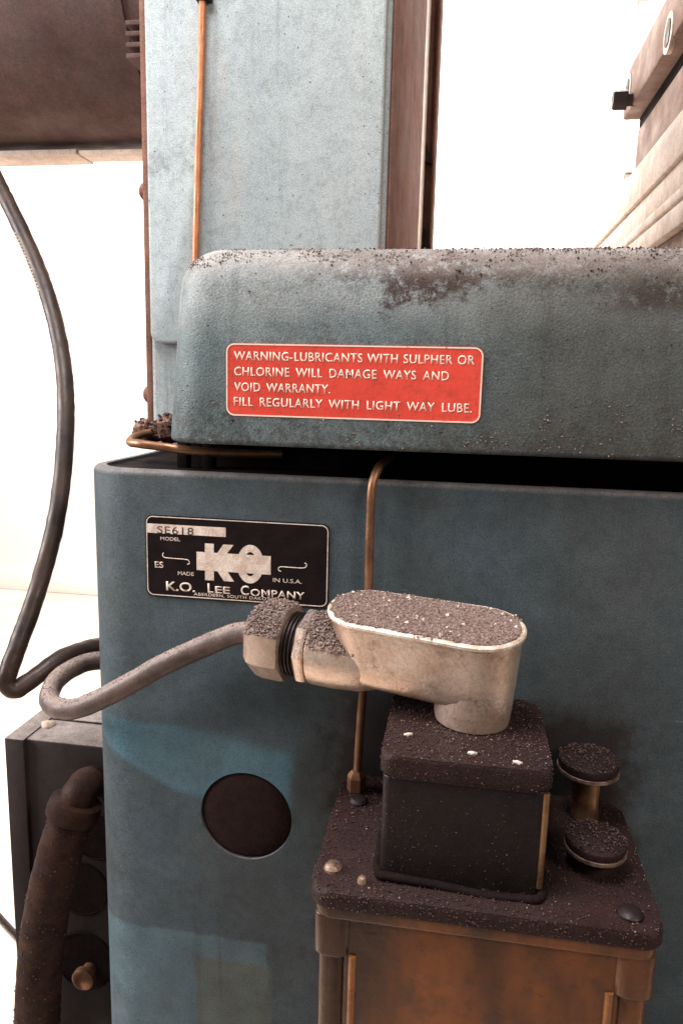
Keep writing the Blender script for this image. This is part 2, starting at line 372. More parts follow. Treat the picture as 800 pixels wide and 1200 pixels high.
def grit(src, n, smin, smax, mat, keep=None, parent=None, name='grit', sink=0.25, flat=1.0):
    """crumbs of swarf lying on the faces of src (world-space mesh)"""
    me = src.data; me.calc_loop_triangles(); V = [v.co for v in me.vertices]
    tris = []; acc = []; tot = 0
    for t in me.loop_triangles:
        c = (V[t.vertices[0]] + V[t.vertices[1]] + V[t.vertices[2]]) / 3
        if keep and keep(c, t.normal) is False: continue
        tot += t.area; tris.append(t); acc.append(tot)
    import bisect
    vs, fs = [], []
    cnt = 0; tries = 0
    while cnt < n and tries < n * 12:
        tries += 1
        t = tris[min(bisect.bisect(acc, random.random() * tot), len(tris) - 1)]
        a, b = random.random(), random.random()
        if a + b > 1: a, b = 1 - a, 1 - b
        p = V[t.vertices[0]] * (1 - a - b) + V[t.vertices[1]] * a + V[t.vertices[2]] * b
        k = keep(p, t.normal) if keep else 1.0
        if random.random() > k: continue
        cnt += 1
        s = smin + (smax - smin) * random.random() ** 2.5
        R = Matrix.Rotation(random.random() * 6.28, 3, 'Z') @ Matrix.Rotation(random.random() * 6.28, 3, 'X')
        i0 = len(vs); nn = t.normal
        for o in OCT:
            q = R @ Vector((o[0] * s * random.uniform(.6, 1.5), o[1] * s * random.uniform(.5, 1.1), o[2] * s * random.uniform(.5, 1.1)))
            q -= nn * q.dot(nn) * (1 - flat)
            vs.append(p + q + nn * s * (1 - sink) * flat)
        fs += [tuple(i0 + j for j in f) for f in OCF]
    m = bpy.data.meshes.new(name); m.from_pydata(vs, [], fs)
    o = link_me(name, m, mat, parent or src, smooth=False); o['kind'] = 'stuff'; return o

# ================================================================== setting
fl = box('floor', -4, 4, -1.5, 3.4, -0.05, 0.0, 'floor', None, 0); fl['kind'] = 'structure'
wl = box('wall', -4, 4, 3.2, 3.3, 0.0, 3.2, 'white', None, 0); wl['kind'] = 'structure'
sk = box('skirting', -4.0, 0.45, 3.18, 3.199, 0.002, 0.11, 'white', wl)
door = thing('sectional_door', 'white sectional door with horizontal panels in the bright wall behind the machine', 'door', (1.9, 3.15, 0.0))
for i in range(9):
    box('panel', 0.62, 3.2, 3.12, 3.17, 0.01 + i * 0.34, 0.325 + i * 0.34, 'white', door, 0.006)
    box('rail', 0.62, 3.2, 3.135, 3.165, 0.326 + i * 0.34, 0.349 + i * 0.34, 'joint', door, 0.003)

# ================================================================== machine base
ZB = 1.0975; XL = -0.2201
base = thing('machine_base', 'teal painted machine base carrying the black maker plate and a round plug', 'machine base', (0.1, 0.2, 0.0))
bm = bmesh.new(); bbox(bm, XL, 0.75, 0.0, 0.5, 0.0, ZB)
ed = [e for e in bm.edges if abs(e.verts[0].co.z - e.verts[1].co.z) > .5 and e.verts[0].co.x < 0]
bmesh.ops.bevel(bm, geom=ed, offset=0.032, segments=14, affect='EDGES', profile=0.5)
top = [f for f in bm.faces if f.normal.z > .9 or all(v.co.z > ZB - 1e-5 for v in f.verts)]
ed = list({e for f in top for e in f.edges if len([g for g in e.link_faces if g in top]) == 1})
bmesh.ops.bevel(bm, geom=ed, offset=0.0035, segments=4, affect='EDGES', profile=0.5)
top = [f for f in bm.faces if all(v.co.z > ZB - 1e-5 for v in f.verts)]
r = bmesh.ops.inset_region(bm, faces=top, thickness=0.004, depth=0.0)
r = bmesh.ops.inset_region(bm, faces=top, thickness=0.0015, depth=-0.007)
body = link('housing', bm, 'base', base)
HX, HZ, HR = -0.117, 0.8905, 0.0282
cb = lathe_bm(bmesh.new(), [(HR, -0.02), (HR, 0.006)], 48, Matrix.Translation((HX, 0, HZ)) @ Matrix.Rotation(RAD(-90), 4, 'X'))
cut = link('cutter', cb, 'base')
md = body.modifiers.new('hole', 'BOOLEAN'); md.operation = 'DIFFERENCE'; md.object = cut; md.solver = 'EXACT'
bpy.context.view_layer.update()
dg = bpy.context.evaluated_depsgraph_get(); nm = bpy.data.meshes.new_from_object(body.evaluated_get(dg))
body.modifiers.clear(); body.data = nm; nm.set_sharp_from_angle(angle=RAD(35)); bpy.data.objects.remove(cut)
plug = link('hole_plug', lathe_bm(bmesh.new(), [(0.0005, -0.0008), (0.018, -0.0010), (0.0255, -0.0002), (0.0275, 0.001), (0.0279, 0.004)], 48,
            Matrix.Translation((HX, 0.0009, HZ)) @ Matrix.Rotation(RAD(-90), 4, 'X')), 'dark', base)
plug['label'] = 'round dark brown plug filling the hole in the teal panel'
# floor of the open top: grease, with the gap's shade put into its black

tx0, tx1, ty0, ty1 = XL + .0062, 0.74, 0.0062, 0.49
bm = prism_bm(bmesh.new(), rrect(tx1 - tx0, ty1 - ty0, .027, 10), lambda u, v: Vector(((tx0 + tx1) / 2 + u, (ty0 + ty1) / 2 + v, ZB - .0075)), lambda u, v: Vector(((tx0 + tx1) / 2 + u, (ty0 + ty1) / 2 + v, ZB - .0016)))
tray = link('top_tray', bm, 'greasy', base)

# maker plate: px() reads the plate's own artwork grid (zoomed photograph) onto the panel
def kp(zx, zy, y): return aty(160 + zx / 3.3333, 590 + zy / 3.3333, y)
A = kp(40, 48, 0); B = kp(752, 396, 0); D = kp(752, 75, 0); E = kp(40, 368, 0)
kx0, kx1 = (A.x + E.x) / 2, (B.x + D.x) / 2; kz1, kz0 = (A.z + D.z) / 2, (B.z + E.z) / 2
kcx, kcz, kw, kh = (kx0 + kx1) / 2, (kz0 + kz1) / 2, kx1 - kx0, kz1 - kz0
plate = xzplate('maker_plate', kcx, kcz, kw, kh, 0.0042, -0.0009, 0.001, 'plateblack', base)
plate['label'] = 'black maker plate with white border and lettering'
YP = -0.0009
xzring('border', kcx, kcz, kw - 0.0012, kh - 0.0012, 0.0038, 0.0005, YP - 0.0002, YP + 0.0002, 'platewhite', plate)
# artwork grid in plate-local fractions
def lp(zx, zy):
    # remove the photograph's slant: bilinear inverse over the plate's four corners
    u = (zx - 40) / 712.0; t0 = 48 + 27 * u; t1 = 368 + 28 * u; v = (zy - t0) / (t1 - t0)
    return Vector((kx0 + u * kw, YP, kz1 - v * kh))
def kt(name, s, a, b, cap, mat='platewhite', bold=0.0, lift=0.00012, space=1.0):
    p0, p1 = lp(*a), lp(*b); z = (p0.z + p1.z) / 2; p0.z = p1.z = z
    return text(name, s, p0, p1, cap, YP - lift, mat, plate, bold, 0.0003, space)
KM = kw / 712.0
def krect(name, za, zb, mat, lift=0.0001):
    a, b = lp(*za), lp(*zb)
    return box(name, a.x, b.x, YP - lift, YP + 0.0002, b.z, a.z, mat, plate, 0)
krect('model_strip', (48, 82), (358, 130), 'platewhite')
kt('model_number', 'SE618', (88, 121), (232, 124), 30 * KM, 'ink', 0.0, 0.00018, 1.1)
kt('lettering', 'MODEL', (100, 147), (178, 149), 14 * KM)
kt('lettering', 'ES', (76, 255), (110, 257), 25 * KM, bold=0.01)
kt('lettering', 'MADE', (168, 282), (231, 285), 15 * KM)
kt('lettering', 'IN U.S.A.', (541, 299), (651, 304), 16 * KM)
kt('lettering', 'K.O.', (120, 345), (236, 349), 37 * KM, bold=0.015)
kt('lettering', 'L', (286, 349), (309, 350), 38 * KM, bold=0.015)
kt('lettering', 'EE', (316, 350), (374, 352), 28 * KM, bold=0.015)
kt('lettering', 'C', (417, 354), (448, 355), 38 * KM, bold=0.015)
kt('lettering', 'OMPANY', (455, 356), (663, 366), 29 * KM, bold=0.015, space=1.08)
kt('lettering', 'ABERDEEN, SOUTH DAKOTA', (231, 361), (547, 375), 12 * KM, bold=0.0, space=1.1)
def kpoly(name, pts, lift, hole=None):
    bm = bmesh.new(); n = len(pts)
    f = [bm.verts.new(lp(*p) + Vector((0, -lift, 0))) for p in pts]
    if hole:
        h = [bm.verts.new(lp(*p) + Vector((0, -lift, 0))) for p in hole]
        for k in range(n): bm.faces.new((f[k], f[(k + 1) % n], h[(k + 1) % n], h[k]))
    else: bm.faces.new(f)
    r = bmesh.ops.extrude_face_region(bm, geom=bm.faces[:])
    for v in r['geom']:
        if isinstance(v, bmesh.types.BMVert): v.co.y += 0.0003
    return link(name, bm, 'platewhite', plate, smooth=False)
kpoly('emblem', [(276, 156), (311, 157), (311, 212), (348, 159), (388, 160), (338, 226), (390, 303), (350, 302), (311, 243), (311, 301), (276, 300)], 0.00013)
el = lambda rx, ry: [(453 + rx * math.cos(RAD(a)), 233 + ry * math.sin(RAD(a))) for a in range(0, 360, 8)]
kpoly('emblem', el(52, 75), 0.00016, el(24, 47))
krect('emblem_bar', (243, 189), (532, 272), 'platewhite', 0.0002)
for pts in ([(112, 196), (108, 204), (112, 213), (130, 217), (200, 221), (212, 227), (214, 236), (206, 240)],
            [(572, 258), (563, 254), (562, 245), (572, 240), (600, 241), (652, 243), (666, 238), (668, 228), (660, 223)]):
    tube('flourish', [lp(*p) for p in pts], 0.00028, 'platewhite', plate, 6, 5)

# ================================================================== saddle hood
YH = -0.014; HT = aty(400, 291, YH + 0.02).z; HB = 1.1148
hx0t = aty(208, 330, YH).x - 0.007; hx0b = aty(190, 510, YH).x - .003
hood = thing('saddle_hood', 'grey-green cast hood with rounded edges and rusty crumbs along its top', 'machine hood', (0.2, 0.1, HB))
bm = bmesh.new(); bbox(bm, hx0b, 0.8, YH, 0.135, HB, HT)
for v in bm.verts:
    if v.co.z > HB + .01 and v.co.x < 0: v.co.x = hx0t + 0.002
    if v.co.z > HB + .01 and v.co.y < 0: v.co.y += 0.003
ed = [e for e in bm.edges if abs(e.verts[0].co.z - e.verts[1].co.z) > .05 and e.verts[0].co.x < 0]
bmesh.ops.bevel(bm, geom=ed, offset=0.024, segments=10, affect='EDGES', profile=0.5)
tf = [f for f in bm.faces if all(v.co.z > HT - 1e-4 for v in f.verts)]
ed = list({e for f in tf for e in f.edges})
bmesh.ops.bevel(bm, geom=ed, offset=0.022, segments=10, affect='EDGES', profile=0.5)
bf = [f for f in bm.faces if all(v.co.z < HB + 1e-4 for v in f.verts)]
ed = list({e for f in bf for e in f.edges})
bmesh.ops.bevel(bm, geom=ed, offset=0.003, segments=3, affect='EDGES', profile=0.5)
shell = link('shell', bm, 'hood', hood)
def keep_hood(p, n):
    if p.y > 0.09 or p.x > 0.24 or n.z < -0.2: return False
    d = noise.noise(Vector((p.x * 32, p.y * 30, p.z * 60))) * .5 + noise.noise(p * 110) * .5
    rise = (p.z - 1.185) / 0.03
    right = min(1.6, max(0.12, (p.x + 0.11) / 0.12))
    return max(0.0, min(1, (rise * 0.75 + d * 1.5 - 0.45) * right))
grit(shell, 4200, 0.0002, 0.0009, 'gritdark', keep_hood, hood)
def keep_rim(p, n): return max(0.04, min(1, .35 + 1.6 * noise.noise(p * 55))) if (n.z > .55 and p.y < 0.03 and p.x < 0.24 and p.x > -0.15) else False
grit(shell, 2200, 0.0002, 0.0007, 'grit', keep_rim, hood)
def keep_low(p, n):
    if n.y > -.8 or p.x > 0.24: return False
    d = noise.noise(p * 40) * .5 + noise.noise(p * 160) * .6
    return max(0, min(1, ((1.150 - p.z) / 0.03) * .5 + d * 1.3 - .25)) * min(1, max(.12, (p.x + .12) / .1))
grit(shell, 1800, 0.0002, 0.0008, 'grit', keep_low, hood, flat=0.7)

# red warning label on the hood
def hy(z): return YH + 0.003 * (z - HB) / (HT - HB)
la, lb, lc, ld = (aty(x, y, YH + 0.001) for x, y in ((266, 402), (566, 407), (563, 496.5), (265, 487)))
rx0, rx1 = (la.x + ld.x) / 2, (lb.x + lc.x) / 2; rz1, rz0 = (la.z + lb.z) / 2, (lc.z + ld.z) / 2
rcx, rcz, rw, rh = (rx0 + rx1) / 2, (rz0 + rz1) / 2, rx1 - rx0, rz1 - rz0
YL = YH + 0.0002
lab = xzplate('warning_label', rcx, rcz, rw, rh, 0.0045, YL, YL + 0.003, 'red', hood); lab['label'] = 'red warning label with cream border and lettering'
xzring('border', rcx, rcz, rw - 0.0003, rh - 0.0003, 0.0044, 0.0007, YL - 0.0002, YL + 0.0002, 'redink', lab)
def rp(zx, zy):
    px, py = 250 + zx / 2.4242, 390 + zy / 2.4242
    return aty(px, py, YL)
for s, a, b in (('WARNING-LUBRICANTS WITH SULPHER OR', (59, 79), (741, 89)), ('CHLORINE WILL DAMAGE WAYS AND', (60, 122), (668, 135)),
                ('VOID WARRANTY.', (60, 165), (332, 173)), ('FILL REGULARLY WITH LIGHT WAY LUBE.', (59, 206), (733, 228))):
    p0, p1 = rp(*a), rp(*b); p0.z = p1.z = (p0.z + p1.z) / 2
    text('lettering', s, p0, p1, 0.0047, YL - 0.00015, 'redink', lab, 0.008, 0.0003, 1.1, 1.15 if 'SULPHER' in s else 1.75)

def keep_lab(p, n):
    if n.y > -.8: return False
    dx = max(rx0 - p.x, p.x - rx1, 0); dz = max(rz0 - p.z, p.z - rz1, 0); d = math.hypot(dx, dz)
    if d == 0: return 0.0
    return max(0.0, 1 - d / .004) * max(0, min(1, .5 + 1.5 * noise.noise(p * 70)))
grit(shell, 420, 0.0002, 0.0006, 'gritdark', keep_lab, hood)
# slideway block between hood and base, the gap's shade put into its black
sw = thing('slideway', 'black greasy slideway recessed in the shaded gap under the hood', 'slideway', (0.3, 0.2, ZB - 0.007))
box('rail', -0.175, 0.74, 0.048, 0.46, ZB - 0.0065, HB - 0.001, 'greasy', sw, 0.002)
for x in (-0.166, -0.150): box('stud', x - 0.0035, x + 0.0035, 0.030, 0.037, ZB - 0.0065, HB + 0.004, 'greasy', sw, 0.001)

# bent oil line looping out below the hood corner
ol = thing('oil_pipe', 'rusty bent oil pipe looping out under the hood corner', 'pipe', (-0.19, 0.04, ZB))
Y1 = 0.012
tube('pipe', [aty(330, 532, 0.03), aty(270, 531, 0.018), aty(225, 528, Y1), aty(185, 523, Y1), aty(163, 520, Y1 + .001), aty(153, 518, Y1 + .008), aty(160, 511, Y1 + .02), aty(180, 506, Y1 + .03), aty(200, 505, .05)], 0.0026, 'oldcopper', ol, 12, rough=0.06)
fp = aty(183, 505, .045)
fit = link('fitting', lathe_bm(bmesh.new(), [(0.004, -.013), (0.0075, -.012), (0.0085, -.004), (0.006, -.003), (0.006, .003), (0.009, .004), (0.009, .012), (0.005, .014)], 6,
           Matrix.Translation(fp) @ Matrix.Rotation(RAD(80), 4, 'Y')), 'rust', ol, smooth=False)
grit(fit, 420, 0.0004, 0.0014, 'gritdark', None, ol)

# ================================================================== column
YC = 0.16
col = thing('machine_column', 'pale blue-grey upright column with brown rusted side and guide ways', 'column', (-0.15, 0.3, ZB))
cx0, cx1 = -0.2432, -0.0625
zs = aty(190, 402, YC).z
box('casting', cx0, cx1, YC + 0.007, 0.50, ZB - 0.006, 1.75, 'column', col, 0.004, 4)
bm = bmesh.new(); bbox(bm, cx0 + 0.0025, cx1 - 0.0035, YC, YC + 0.012, zs, 1.749)
ed = [e for e in bm.edges if abs(e.verts[0].co.x - e.verts[1].co.x) < 1e-4 and abs(e.verts[0].co.y - e.verts[1].co.y) > .005 and e.verts[0].co.z < 1.5]
bmesh.ops.bevel(bm, geom=ed, offset=0.008, segments=6, affect='EDGES', profile=0.5)
bmesh.ops.bevel(bm, geom=[e for e in bm.edges if abs(e.verts[0].co.y - YC) < 1e-5 and abs(e.verts[1].co.y - YC) < 1e-5], offset=0.0022, segments=3, affect='EDGES', profile=0.5)
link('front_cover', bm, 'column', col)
for py in (225, 462):
    p = aty(166, py, YC + .02)
    link('side_bolt', lathe_bm(bmesh.new(), [(0.0065, 0), (0.0065, .004), (0.004, .006), (0.0005, .0065)], 12, Matrix.Translation((cx0 - .0054, YC + .020, p.z)) @ Matrix.Rotation(RAD(-90), 4, 'Y')), 'rust', col)
box('side_cover', cx0 - 0.0056, cx0 - 0.0002, YC + 0.010, 0.42, ZB, 1.748, 'rust', col, 0.001)
# right flank with slideways
box('flank', cx1 + 0.0002, cx1 + 0.0024, YC + 0.009, 0.47, ZB, 1.748, 'rust', col, 0.0008)
p = aty(484, 150, 0.5); q = aty(495, 150, 0.5)
box('guide_way', p.x - 0.02, aty(487, 150, 0.5).x, 0.501, 0.69, ZB, 1.747, 'steel', col, 0.001)
q2 = aty(513, 100, 0.70); q = aty(497, 150, .69)
box('gib', q.x - 0.03, q2.x - 0.001, 0.695, 0.73, ZB, 1.746, 'rust', col, 0.0015)
box('way_edge', q2.x - 0.003, q2.x + 0.0002, 0.685, 0.75, ZB, 1.745, 'rust', col, 0.001)
for py in (190, 293):
    a = aty(496, py, .69)
    bm = prism_bm(bmesh.new(), [(0, 0), (0.012, -0.004), (0, 0.03)], lambda u, v: Vector((a.x + u, .684, a.z + v)), lambda u, v: Vector((a.x + u, .6952, a.z + v)))
    link('wedge', bm, 'iron', col)
# copper pipe down the column front
cp = thing('copper_pipe', 'bright copper oil pipe running down the column front', 'pipe', (-0.197, YC, 1.2))
t0, t1 = aty(238, -30, YC - .003), aty(229.5, 312, YC - .003)
tube('pipe', [t0, t0.lerp(t1, .3) + Vector((.0003, 0, 0)), t0.lerp(t1, .65) - Vector((.0003, 0, 0)), t1, Vector((t1.x - .001, YC + .001, t1.z - .04))], 0.00245, 'copper', cp, 14, rough=0.03)
p = aty(239, 1, YC - .002)
box('clip', p.x - .005, p.x + .006, YC - .0065, YC + .0005, p.z - .001, p.z + .006, 'iron', cp, 0.0008)

# ================================================================== spindle motor behind the column
my, mr = 0.46, 0.15
mz = aty(80, 170, my).z + mr * 1.0
mot = thing('motor_housing', 'big brown cylindrical motor housing behind the column', 'motor', (-0.5, my, mz - mr))
MX = Matrix.Translation((-0.95, my, mz)) @ Matrix.Rotation(RAD(90), 4, 'Y')
link('drum', lathe_bm(bmesh.new(), [(mr - .012, 0), (mr, .012), (mr, .632), (mr + .004, .634), (mr + .004, .70), (mr - .006, .705)], 96, MX), 'motor', mot, angle=30)
for k, (h, r_) in enumerate(((.612, .003),)):
    link('rib', lathe_bm(bmesh.new(), [(mr - .002, h), (mr + r_, h + .001), (mr + r_, h + .005), (mr - .002, h + .006)], 96, MX), 'motor', mot)
for k in range(4):
    zc = aty(156, 27 + k * 13, my - mr).z
    fx = aty(148, 40, my - mr).x; box('cooling_fin', fx, -0.29, my - mr - .002, my - mr + .03, zc - .0022, zc + .0022, 'motor', mot, 0.001)
a = aty(80, 173, my - .03)
box('drip_tray', -0.9, a.x, my - .012, my + .030, a.z - 0.002, a.z + 0.004, 'tablep', mot, 0.001)
box('mount_plate', a.x + .001, cx0 + .01, my - .010, my + .024, a.z - 0.001, a.z + 0.003, 'tablep', mot, 0.001)

# ================================================================== cables
ca = thing('drooping_cable', 'worn black cable drooping from above and bending behind the base', 'cable', (-0.28, 0.05, 0.94))
cpts = [aty(-45, 120, .22), aty(-22, 172, .21), aty(2, 222, .19), aty(28, 275, .17), aty(51, 330, .15), aty(68, 390, .13), aty(77, 455, .11), aty(76, 530, .09), aty(66, 610, .07), aty(45, 690, .05), aty(22, 755, .03), aty(11, 785, .022), aty(8, 800, .02), aty(18, 808, .022), aty(38, 796, .03), aty(75, 770, .05), aty(115, 757, .075), aty(160, 752, .11), aty(200, 752, .16)]
tube('sheath', cpts, 0.0060, 'blackcable', ca, 16, rough=0.08)
path = catmull(cpts[2:6], 14)
wp = bmesh.new()
for i in range(13, 31):
    c = path[i]; t = (path[i + 1] - path[i - 1]).normalized(); toc = (CAM - c).normalized(); sd = (t.cross(toc)).normalized()
    if sd.x > 0: sd = -sd
    arc = [c + (sd * math.cos(a) + toc * math.sin(a)) * 0.0061 for a in [RAD(15 + 17 * j) for j in range(7)]]
    tube_bm(wp, arc, 0.0009, 6)
link('frayed_patch', wp, 'worn', ca)['label'] = 'pale frayed braid showing through the black sheath'

cb_ = thing('supply_cable', 'dusty grey cable looping from the conduit fitting round the base corner', 'cable', (-0.2, -0.01, 0.955))

# ================================================================== lubricator
ZL = 0.926; lx0, lx1, ly0, ly1 = -0.0575, 0.0945, -0.1045, -0.001
lub = thing('lubricator', 'grimy oil lubricator with amber reservoir and black motor box bolted to base', 'lubricator', (0.018, -0.05, 0.6))
bm = prism_bm(bmesh.new(), rrect(lx1 - lx0, ly1 - ly0, 0.009), lambda u, v: Vector(((lx0 + lx1) / 2 + u, (ly0 + ly1) / 2 + v, ZL - .0075)), lambda u, v: Vector(((lx0 + lx1) / 2 + u, (ly0 + ly1) / 2 + v, ZL)))
ed = [e for e in bm.edges if all(abs(v.co.z - ZL) < 1e-5 for v in e.verts)]
bmesh.ops.bevel(bm, geom=ed, offset=0.0032, segments=4, affect='EDGES', profile=0.5)
lid = link('lid', bm, 'lid', lub, angle=50)
grit(lid, 5200, 0.0002, 0.0007, 'gritdark', lambda p, n: 1.0 if n.z > .5 else False, lid)
grit(lid, 420, 0.0002, 0.0006, 'grit', lambda p, n: max(.02, min(1, .5 + 3 * noise.noise(p * 45))) if n.z > .5 else False, lid)
for px, py, m, r_ in ((390, 1018, 'knobrim', .0042), (424, 1034, 'knobrim', .0022), (738, 1072, 'iron', .0055), (420, 940, 'iron', .005)):
    p = atz(px, py, ZL)
    s_ = link('lid_screw', lathe_bm(bmesh.new(), [(r_, -.001), (r_, .0012), (r_ * .75, .0026), (r_ * .3, .0031)], 16, Matrix.Translation(p)), m, lid)
# reservoir
def rounded_box(name, x0, x1, y0, y1, z0, z1, r, mat, parent, n=6, bev=.0008):
    bm = prism_bm(bmesh.new(), rrect(x1 - x0, y1 - y0, r, n), lambda u, v: Vector(((x0 + x1) / 2 + u, (y0 + y1) / 2 + v, z0)), lambda u, v: Vector(((x0 + x1) / 2 + u, (y0 + y1) / 2 + v, z1)))
    bmesh.ops.bevel(bm, geom=[e for e in bm.edges if abs(e.verts[0].co.z - e.verts[1].co.z) < 1e-6], offset=bev, segments=3, affect='EDGES', profile=0.5)
    return link(name, bm, mat, parent, angle=50)
zr = ZL - .0076
res = rounded_box('reservoir', lx0 + .0135, lx1 - .0135, ly0 + .004, ly1 - .003, 0.60, zr, .006, 'amber', lub)
rounded_box('rim', lx0 + .002, lx1 - .002, ly0 + .0015, ly1 - .002, zr - .006, zr - .0001, .007, 'amber', res)
for x in (lx0 + .0105, lx1 - .0105):
    for y in (ly0 + .0105, ly1 - .0115):
        rounded_box('corner_boss', x - .0085, x + .0085, y - .0085, y + .0085, zr - .026, zr - .0055, .005, 'amber', res)
        rounded_box('corner_post', x - .0068, x + .0068, y - .0068, y + .0068, 0.6005, zr - .0255, .0062, 'amber', res)
for x in (lx0 + .0200, lx1 - .0200):
    tube('rib', [(x, ly0 + .0042, 0.601), (x, ly0 + .0042, 0.75), (x, ly0 + .0042, zr - .0255)], .0019, 'amber_highlight', res, 10, 3)
# motor box
bx0, bx1, by0, by1 = -0.0290, 0.0462, -0.0905, -0.016; BZ = 0.9866
mb = rounded_box('motor_box', bx0 + .0012, bx1 - .0012, by0 + .0012, by1 - .001, ZL - .0005, BZ - .0105, .004, 'motorbox', lub)
cap = rounded_box('box_cover', bx0, bx1, by0, by1, BZ - .0105, BZ, .0060, 'lid', mb, 6, .0025)
grit(cap, 3200, 0.0002, 0.0007, 'gritdark', lambda p, n: 1.0 if n.z > .5 else False, cap)
grit(cap, 420, 0.0002, 0.0006, 'grit', lambda p, n: 1.0 if n.z > .5 else False, cap)
tube('edge_highlight', [(bx1 - .0026, by0 + .0022, ZL + .004), (bx1 - .0024, by0 + .0022, ZL + .03), (bx1 - .0024, by0 + .0022, BZ - .0108)], 0.0016, 'brass', mb, 10, 4)  # brass strip added along the corner to stand for its bright highlight
gk = [Vector(v) for v in ((bx0 - .0002, by1, ZL + .001), (bx0 - .0005, by0 + .02, ZL + .0012), (bx0 + .001, by0 + .0015, ZL + .002), (bx0 + .006, by0 - .0006, ZL + .0022), (bx0 + .02, by0 - .0010, ZL + .0016), (bx0 + .035, by0 - .0014, ZL + .0008), (bx0 + .05, by0 - .0026, ZL), (bx1 - .012, by0 - .0022, ZL + .0004), (bx1 - .002, by0 - .0006, ZL + .0012), (bx1 - .0002, by0 + .02, ZL + .0012), (bx1 - .0002, by1, ZL + .001))]
tube('gasket', gk, 0.0021, 'greasy', mb, 10, 8, rough=0.1)
grit(mb, 900, 0.0002, 0.0006, 'gritdark', lambda p, n: .6 if abs(n.z) < .3 else False, mb, flat=.6)
grit(mb, 60, 0.0002, 0.0004, 'grit', lambda p, n: 1.0 if abs(n.z) < .3 else False, mb, flat=.6)
grit(cap, 700, 0.0002, 0.0007, 'gritdark', lambda p, n: 1.0 if abs(n.z) < .3 else False, cap, flat=.6)
grit(lid, 1300, 0.0002, 0.0008, 'gritdark', lambda p, n: 1.0 if abs(n.z) < .3 and n.y < .3 else False, lid, flat=.6)
for px, py, m in ((478, 862, 'chip'), (553, 884, 'chip'), (606, 895, 'chip')):
    p = atz(px, py, BZ); b_ = bmesh.new(); bmesh.ops.create_icosphere(b_, subdivisions=1, radius=.0017, matrix=Matrix.Translation(p + Vector((0, 0, .0006))) @ Matrix.Rotation(px, 4, 'Z') @ Matrix.Diagonal((1.5, .7, .6, 1)))
    link('swarf_chip', b_, m, cap, smooth=False)
# plunger and filler cap
def cap_part(name, cx, cy, z0, h, rs, rx, ry, th, mat_top, mat_stem, lab_):
    st = link(name, lathe_bm(bmesh.new(), [(rs * 1.08, 0), (rs * 1.05, .003), (rs, .005), (rs, h)], 24, Matrix.Translation((cx, cy, z0))), mat_stem, lub)
    st['label'] = lab_
    e = link('knob', lathe_bm(bmesh.new(), [(.55, 0), (.96, 0.0004), (1.0, th * .4), (.97, th * .8), (.85, th), (.02, th * 1.1)], 28, Matrix.Translation((cx, cy, z0 + h)) @ Matrix.Diagonal((rx, ry, 1, 1))), mat_top, st)
    rg = link('knob_rim', lathe_bm(bmesh.new(), [(.94, -.0012), (1.015, -.001), (1.02, .0006), (.94, .0008)], 28, Matrix.Translation((cx, cy, z0 + h)) @ Matrix.Diagonal((rx, ry, 1, 1))), 'knobrim', st)
    grit(e, 420, .0003, .0010, 'gritdark', lambda p, n: 1.0 if n.z > .3 else False, st)
    return st
cap_part('plunger', 0.0735, -0.0180, ZL - .0001, 0.0275, 0.0068, 0.0155, 0.0165, .006, 'lid', 'brass', 'brass plunger stem under a dirty round knob')
cap_part('filler_cap', 0.0715, -0.0615, ZL - .0001, 0.0105, 0.0085, 0.0140, 0.0150, .005, 'lid', 'lid', 'low grimy filler cap')

# copper line from the gap under the hood to the lubricator
l2 = thing('feed_pipe', 'copper feed pipe dropping over the base edge to the lubricator', 'pipe', (-0.0487, -0.018, ZL))
P = [Vector((-0.0415, 0.045, ZB + .0085)), Vector((-0.0425, 0.014, ZB + .0085)), Vector((-0.0440, 0.000, ZB + .0065)), Vector((-0.0462, -0.0062, ZB - .002)), Vector((-0.0466, -0.0068, ZB - .02)), Vector((-0.0464, -0.0062, ZB - .06)), Vector((-0.0468, -0.007, ZB - .09)), Vector((-0.0470, -0.012, 0.985)), Vector((-0.0476, -0.016, 0.96)), Vector((-0.0482, -0.018, ZL + .006))]
tube('pipe', P, 0.0024, 'oldcopper', l2, 14, rough=0.03)
link('compression_nut', lathe_bm(bmesh.new(), [(.0048, 0), (.0052, .001), (.0052, .0085), (.004, .0105), (.0028, .012)], 6, Matrix.Translation((-0.0484, -0.0182, ZL + .0001))), 'oldcopper', l2, smooth=False)

# ================================================================== conduit fitting
OX, OY = 0.0112, -0.0445
cf = thing('conduit_elbow', 'dusty cast conduit elbow with oval cover on the black motor box', 'conduit fitting', (OX, OY, BZ))
G = Matrix.Translation((OX, OY, BZ)) @ Matrix.Rotation(RAD(-12), 4, 'Z') @ Matrix.Rotation(RAD(1.6), 4, 'Y')
def stad(xl, xr, rl, rr, n=14):
    pts = []
    for k in range(n + 1): a = RAD(-90 + 180 * k / n); pts.append((xr + rr * math.cos(a), rr * math.sin(a)))
    for k in range(n + 1): a = RAD(90 + 180 * k / n); pts.append((xl + rl * math.cos(a), rl * math.sin(a)))
    return pts
TILT = Matrix.Rotation(RAD(9), 4, 'X')
def loft(bm, secs, mtx):
    rings = [[bm.verts.new(mtx(x, y, z)) for x, y in pts] for pts, z in secs]
    n = len(rings[0])
    for a, b in zip(rings, rings[1:]):
        for k in range(n): bm.faces.new((a[k], a[(k + 1) % n], b[(k + 1) % n], b[k]))
    bm.faces.new(rings[0]); bm.faces.new(rings[-1])
CH = 0.0460
XR, XLc = 0.0000, -0.0560
def tl(x, y, z):    # progressively shear the walls so the top meets the tilted cover
    zz = z + (z / CH) * (y * math.tan(RAD(9)))
    return G @ Vector((x, y, zz))
bm = bmesh.new()
secs = []
